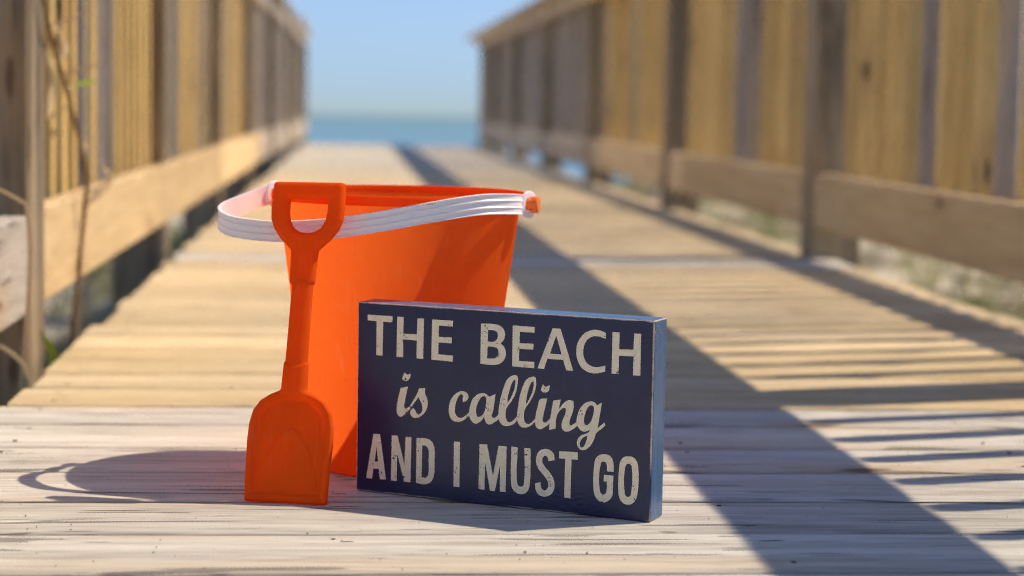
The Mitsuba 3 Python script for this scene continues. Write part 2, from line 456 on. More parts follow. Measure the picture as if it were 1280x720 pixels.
def fence(side, label):
    key = thing('fence', label, 'fence')
    s = 1 if side == 'right' else -1
    posts = [-0.9, 0.34, 2.69, 5.05, 7.42, 9.95, 12.3, 14.6, 16.7, 18.27] if s > 0 else [0.55, 2.82, 4.94, 7.06, 9.24, 11.4, 13.6, 15.8, 18.27]
    ry = np.random.default_rng(31 if s > 0 else 32)
    inner = 1.240 if s > 0 else 0.462                        # inner face of the rails, from the walk's zero line
    shift = lambda y: 0.0 if s > 0 or y < 9.3 else min(0.06, 0.012 * (y - 9.3))

    thick = 0.046 if s > 0 else 0.0385                       # the right fence has heavier rails

    def X(a, b, y=0):
        a, b = s * (a - shift(y)), s * (b - shift(y))
        return (min(a, b), max(a, b))

    for k, y in enumerate(posts):
        low = -1.0 if y < 11 else -3.0
        if s > 0 or k <= 1:
            a = inner - 0.004
            body = beam(*X(a, a + 0.135, y), y, y + 0.135, low, 0.9935 if s > 0 else 1.008, 2, 0.006)
        else:                                                # notched to let the rails pass in front
            a = inner + 0.003
            core = beam(*X(a + 0.0375, a + 0.135, y), y, y + 0.135, low, 1.008, 2, 0.004)
            cheeks = [beam(*X(a, a + 0.0373, y), y + 0.001, y + 0.134, z0, z1, 2, 0.005) for z0, z1 in ((-0.6, 0.076), (0.234, 0.902))]
            body = join(core, *cheeks)
        put('post', body, 'wood_post', key)
    # rails, one length to a bay (the left fence's rails pass in front of its later posts)
    for k in range(len(posts) - 1):
        y0, y1 = posts[k] + 0.1365, posts[k + 1] - 0.0015
        if s < 0 and k >= 1:
            y0 = posts[k] + (0.1365 if k == 1 else 0.0685); y1 = posts[k + 1] + 0.067
            if k == len(posts) - 2: y1 = posts[k + 1] + 0.134
        dz = ry.uniform(-0.004, 0.004)
        r0, r1 = X(inner, inner + thick, (y0 + y1) / 2)
        if s < 0 and y0 > 9: r0, r1 = X(inner, inner + thick, posts[k])
        put('bottom_rail', beam(r0, r1, y0, y1, 0.083 + dz, 0.227 + dz, 1, 0.003), 'wood_rail', key)
        if s > 0:                                            # the right handrail leans in over its narrow top rail
            put('top_rail', beam(1.190, 1.2285, y0 - 0.137, y1 + 0.001, 0.935, 0.9935, 1, 0.003), 'wood_rail', key)
        else:
            put('top_rail', beam(r0, r1, y0, y1, 0.905, 0.998, 1, 0.003), 'wood_rail', key)
    for y0 in np.arange(0.3, FENCE_END - 0.5, 3.66):
        y1 = min(y0 + 3.655, FENCE_END)
        e0, e1, zz = (1.094, 1.296, 0.995) if s > 0 else (0.425, 0.575, 1.0095)
        put('handrail', beam(*X(e0, e1, y0), y0, y1, zz, zz + 0.034, 1, 0.005), 'wood_cap', key)
    y = 0.45 if s > 0 else 0.7
    while y < FENCE_END - 0.05:
        free = all(not (p - 0.036 < y < p + 0.137) for p in posts)
        if free and not (s > 0 and y < 0.3):
            w = 0.0345 + ry.uniform(-0.001, 0.001)
            d = ry.uniform(0, 0.0015)
            put('baluster', beam(*X(inner + thick + 0.0007 + d, inner + thick + 0.0027 + d + w, y), y, y + w, 0.10 + ry.uniform(-0.006, 0.006), 0.985, 2, 0.0025), 'wood_baluster', key)
        y += 0.131
    return key


fence('left', 'sunlit wooden fence on the left side of the boardwalk, behind the bucket and shovel side')
fence('right', 'shaded wooden fence on the right side of the boardwalk, casting striped shadows on the planks')

# ---------------------------------------------------------------- orange bucket
B = np.array([0.0555, 2.0935]); RB, RR, BH = 0.0915, 0.1330, 0.3005
bucket = thing('bucket', 'orange plastic sand bucket with a white strap handle, behind the navy sign', 'bucket')
prof = [(RB - 0.004, 0.0012), (RB, 0.004)] + [(RB + (RR - RB) * t, BH * t) for t in np.linspace(0.03, 1, 60)]
put('wall', lathe(prof, 160, B), 'bucket_plastic', bucket, smooth=40)
put('base', lathe([(0.0001, 0.005), (RB - 0.012, 0.005), (RB - 0.004, 0.0012)], 120, B), 'bucket_plastic', bucket, smooth=30)
lip = []
for t in np.linspace(0, 2 * np.pi, 18, endpoint=False):      # a rolled rim standing proud of the wall
    lip.append((RR + 0.0022 + 0.0030 * np.cos(t), BH - 0.0042 + 0.0054 * np.sin(t)))
put('rim', lathe(lip, 160, B, closed=True), 'bucket_plastic', bucket, smooth=60)
axis = np.array([0.1424, -0.046, 0]); axis /= np.linalg.norm(axis)
for sgn, tip in ((1, np.array([0.1969, 2.05, 0.2902])), (-1, np.array([-0.0873, 2.1435, 0.2935]))):
    a = axis * sgn
    base = np.array([B[0], B[1], tip[2]]) + a * (RR - 0.003)
    out = np.array([B[0], B[1], tip[2]]) + a * 0.1550
    body = tube([base, out - a * 0.005], [0.0062, 0.0062], 20)
    cap = tube([out - a * 0.0075, out - a * 0.0060, out - a * 0.0012, out], [0.0072, 0.0092, 0.0092, 0.0078], 28)
    side = np.cross(a, [0, 0, 1.0])
    put('handle_knob', join(body, cap), 'orange_plastic', bucket, smooth=40)

strap_pts = [(0.1836, 2.0400, 0.2903), (0.1702, 2.000, 0.2930), (0.1350, 1.974, 0.2932), (0.0850, 1.960, 0.2859), (0.0361, 1.957, 0.2765), (0.0036, 1.961, 0.2708), (-0.0289, 1.970, 0.2659), (-0.0742, 1.986, 0.2624), (-0.1115, 2.004, 0.2644), (-0.1288, 2.026, 0.2676), (-0.1360, 2.050, 0.2722), (-0.1320, 2.072, 0.2769), (-0.1172, 2.095, 0.2827), (-0.1012, 2.120, 0.2886), (-0.0886, 2.1315, 0.2925)]
sp = spline(strap_pts, 220)
tn = np.gradient(sp, axis=0); tn /= np.linalg.norm(tn, axis=1, keepdims=True)
outw = np.cross(tn, [0, 0, 1.0]); outw /= np.linalg.norm(outw, axis=1, keepdims=True)
centre = np.array([B[0], B[1], 0.28])
if ((sp - centre) * outw).sum(1).mean() < 0: outw = -outw
vert = np.array([0, 0, 1.0])
hw = 0.0108
sec = []                                                     # outer side with three raised ribs and flat lands, inner side plain
for w in np.linspace(-hw, hw, 37):
    rib = sum(math.exp(-((w - c) / 0.00085) ** 2) for c in (-hw + 0.0008, -0.0036, 0.0036, hw - 0.0008))
    sec.append((0.0011 + 0.0013 * min(rib, 1), w))
sec += [(-0.0013, w) for w in np.linspace(hw, -hw, 7)]
sec = np.array(sec); ns = len(sec)
sv = np.vstack([p + sec[:, :1] * o + sec[:, 1:2] * vert for p, o in zip(sp, outw)])
sf = []
for k in range(len(sp) - 1):
    a = k * ns + np.arange(ns); b = k * ns + (np.arange(ns) + 1) % ns
    sf += np.c_[a, b, b + ns].tolist() + np.c_[a, b + ns, a + ns].tolist()
sf = np.array(sf)
e0 = np.array([[0, j + 1, j] for j in range(1, ns - 1)]); e1 = np.array([[0, j, j + 1] for j in range(1, ns - 1)]) + (len(sp) - 1) * ns
sf = np.vstack([sf, e0, e1])
if trimesh.Trimesh(sv, sf, process=False).volume < 0: sf = sf[:, ::-1]
strap = put('strap_handle', (sv, sf), 'white_plastic', bucket, smooth=45, label='white ribbed strap handle folded down over the front of the bucket')
for sgn, tip in ((1, np.array([0.1969, 2.0500, 0.2902])), (-1, np.array([-0.0873, 2.1435, 0.2935]))):
    a = axis * sgn
    c = np.array([B[0], B[1], tip[2]]) + a * 0.1435
    a = a + np.array([0, -0.5, 0]) * sgn; a /= np.linalg.norm(a)
    side = np.cross(a, [0, 0, 1.0])
    ring = []
    for r_, h_ in ((0.0086, -0.0016), (0.0140, -0.0016), (0.0148, -0.0008), (0.0148, 0.0012), (0.0140, 0.0020), (0.0086, 0.0020)):
        ring.append((r_, h_))
    v, f = lathe(ring, 48, closed=True)
    v = c + v[:, :1] * side + v[:, 1:2] * np.array([0, 0, 1.0]) + v[:, 2:] * a
    put('loop', (v, f), 'white_plastic', strap, smooth=50)

# ---------------------------------------------------------------- orange shovel
shovel = thing('shovel', 'orange plastic toy shovel with a D grip, standing upright against the bucket', 'shovel')
S_O = np.array([-0.06129, 1.88545, 0.0]); S_A = np.array([0.951846, -0.306355, 0.011657]); S_U = np.array([0.064111, 0.236090, 0.969614]); S_F = np.array([-0.299798, -0.922176, 0.244362])


def shovel_place(m):
    v, f = vf(m)
    v = v / 1000.0
    return S_O + v[:, :1] * S_A + v[:, 1:2] * S_U + v[:, 2:] * S_F, f


def rounded(pts, r, q=8):
    return Polygon(pts).buffer(-r, quad_segs=q).buffer(2 * r, quad_segs=q).buffer(-r, quad_segs=q)


def dome(t, r):
    return lambda x, y, d: t * np.sqrt(np.clip(1 - (1 - np.clip(d / r, 0, 1)) ** 2, 0, 1))


half = lambda cx, pts: [(cx + a, b) for a, b in pts] + [(cx - a, b) for a, b in pts[::-1]]
grip_out = rounded(half(1.5, [(38.0, 324.2), (38.9, 296), (38.1, 285), (34.0, 275), (27.5, 266), (20, 259), (14.3, 253.5), (13.3, 218)]), 4.5)
grip_hole = rounded(half(2.4, [(20.2, 306.3), (20.2, 293), (18.5, 284), (14.5, 277), (8.5, 273), (2.5, 271.8)]), 1.2)
grip = grip_out.difference(grip_hole)
grip_m = relief(grip, dome(6.5, 6.0), lambda x, y, d: -dome(6.5, 6.0)(x, y, d), 1.7)
put('grip', shovel_place(grip_m), 'shovel_plastic', shovel, smooth=40)
shaft = tube([(2.0, y, 0) for y in (224, 214, 190, 170, 150, 136)], [11.2, 11.2, 11.3, 11.4, 11.6, 11.8], 36, 0.62)
put('shaft', shovel_place(shaft), 'shovel_plastic', shovel, smooth=40)
blade_out = rounded(half(1.8, [(12.8, 141), (13.6, 112), (24, 107.5), (34, 101), (41, 91), (44.2, 77), (44.9, 60), (44.0, 30), (43.2, 0)]), 3.0)


def blade_front(x, y, d):
    u = x - 1.8
    socket = np.clip((y - 101) / 9.0, 0, 1); socket = socket * socket * (3 - 2 * socket)
    k = np.clip(d / 5.5, 0, 1)
    rim = 5.2 * np.sqrt(np.clip(1 - (1 - np.clip(d / 3.0, 0, 1)) ** 2, 0, 1))
    open_end = np.clip((14 - y) / 14, 0, 1)                  # the rim dies away towards the blade's edge
    inner = np.clip((d - 5.5) / 5.0, 0, 1); inner = inner * inner * (3 - 2 * inner)
    bowl = rim - (4.6 - 3.0 * open_end) * inner - 1.8 * open_end
    arch = 74 - y - 0.055 * u * u                            # a raised tongue under an arch
    s = np.clip(arch / 5.0 + 0.5, 0, 1); s = s * s * (3 - 2 * s)
    flute = 0.7 * np.exp(-((np.abs(u) - (26 + 0.10 * (100 - y))) / 1.6) ** 2) * np.clip((92 - y) / 14, 0, 1) + 0.6 * np.exp(-((np.abs(u) - (31.5 + 0.06 * (100 - y))) / 1.4) ** 2) * np.clip((86 - y) / 14, 0, 1)
    spine = 0.5 * np.exp(-(u / 4.0) ** 2) * np.clip((70 - y) / 10, 0, 1)
    z = bowl + inner * (0.95 * s * np.clip((d - 6) / 5, 0, 1) + flute + spine)
    sock = 8.2 * np.sqrt(np.clip(1 - (1 - np.clip(d / 9.0, 0, 1)) ** 2, 0, 1))
    return z * (1 - socket) + sock * socket


def blade_back(x, y, d):
    socket = np.clip((y - 101) / 9.0, 0, 1); socket = socket * socket * (3 - 2 * socket)
    sock = -8.2 * np.sqrt(np.clip(1 - (1 - np.clip(d / 9.0, 0, 1)) ** 2, 0, 1))
    return (blade_front(x, y, d) - 2.6 * np.clip(d / 1.5, 0, 1)) * (1 - socket) + sock * socket


put('blade', shovel_place(relief(blade_out, blade_front, blade_back, 1.25)), 'shovel_plastic', shovel, smooth=50)

# ---------------------------------------------------------------- navy sign
sign = thing('sign', 'navy blue box sign lettered THE BEACH is calling AND I MUST GO', 'sign')


def sign_place(v):
    return SIGN_O + v[:, :1] * SIGN_U + v[:, 1:2] * SIGN_N + v[:, 2:] * np.array([0, 0, 1.0])


box = trimesh.creation.box((SIGN_W - 0.0024, SIGN_D - 0.0024, SIGN_H - 0.0024))
hull_pts = []
for q in box.vertices:
    for a in trimesh.creation.icosphere(1, 0.0012).vertices:
        hull_pts.append(q + a)
block = trimesh.Trimesh(np.array(hull_pts)).convex_hull
bv = np.array(block.vertices) + [SIGN_W / 2, SIGN_D / 2, SIGN_H / 2]
put('block', (sign_place(bv), block.faces), 'navy_paint', sign, smooth=25)

pit = np.random.default_rng(12)


def worn(poly):
    """The print with small chips missing and a slightly ragged edge."""
    x0, y0, x1, y1 = poly.bounds
    holes = []
    n = int(poly.area / 22) + 3
    spots = [(pit.uniform(x0, x1), pit.uniform(y0, y1)) for _ in range(max(1, n // 7))]
    for k in range(n):
        if k % 3 == 0:
            cx, cy = pit.uniform(x0, x1), pit.uniform(y0, y1); r = pit.uniform(0.2, 0.5)
        else:
            sx, sy = spots[pit.integers(len(spots))]
            cx, cy = sx + pit.normal(0, 1.6), sy + pit.normal(0, 2.2); r = pit.uniform(0.35, 1.15) * (1.3 if pit.random() < 0.15 else 0.8)
        a = np.sort(pit.uniform(0, 2 * np.pi, 7)); rr = r * pit.uniform(0.5, 1.3, 7)
        holes.append(Polygon(np.c_[cx + rr * np.cos(a) * 0.9, cy + rr * np.sin(a)]).buffer(0))
    # nibbled outline
    for ring in [poly.exterior, *poly.interiors]:
        for _ in range(int(ring.length / 5)):
            q = ring.interpolate(pit.uniform(0, ring.length))
            holes.append(Point(q.x + pit.normal(0, 0.1), q.y + pit.normal(0, 0.1)).buffer(pit.uniform(0.1, 0.34), quad_segs=2))
    out = poly.difference(shapely.union_all(holes))
    return [g for g in getattr(out, 'geoms', [out]) if g.area > 0.3]


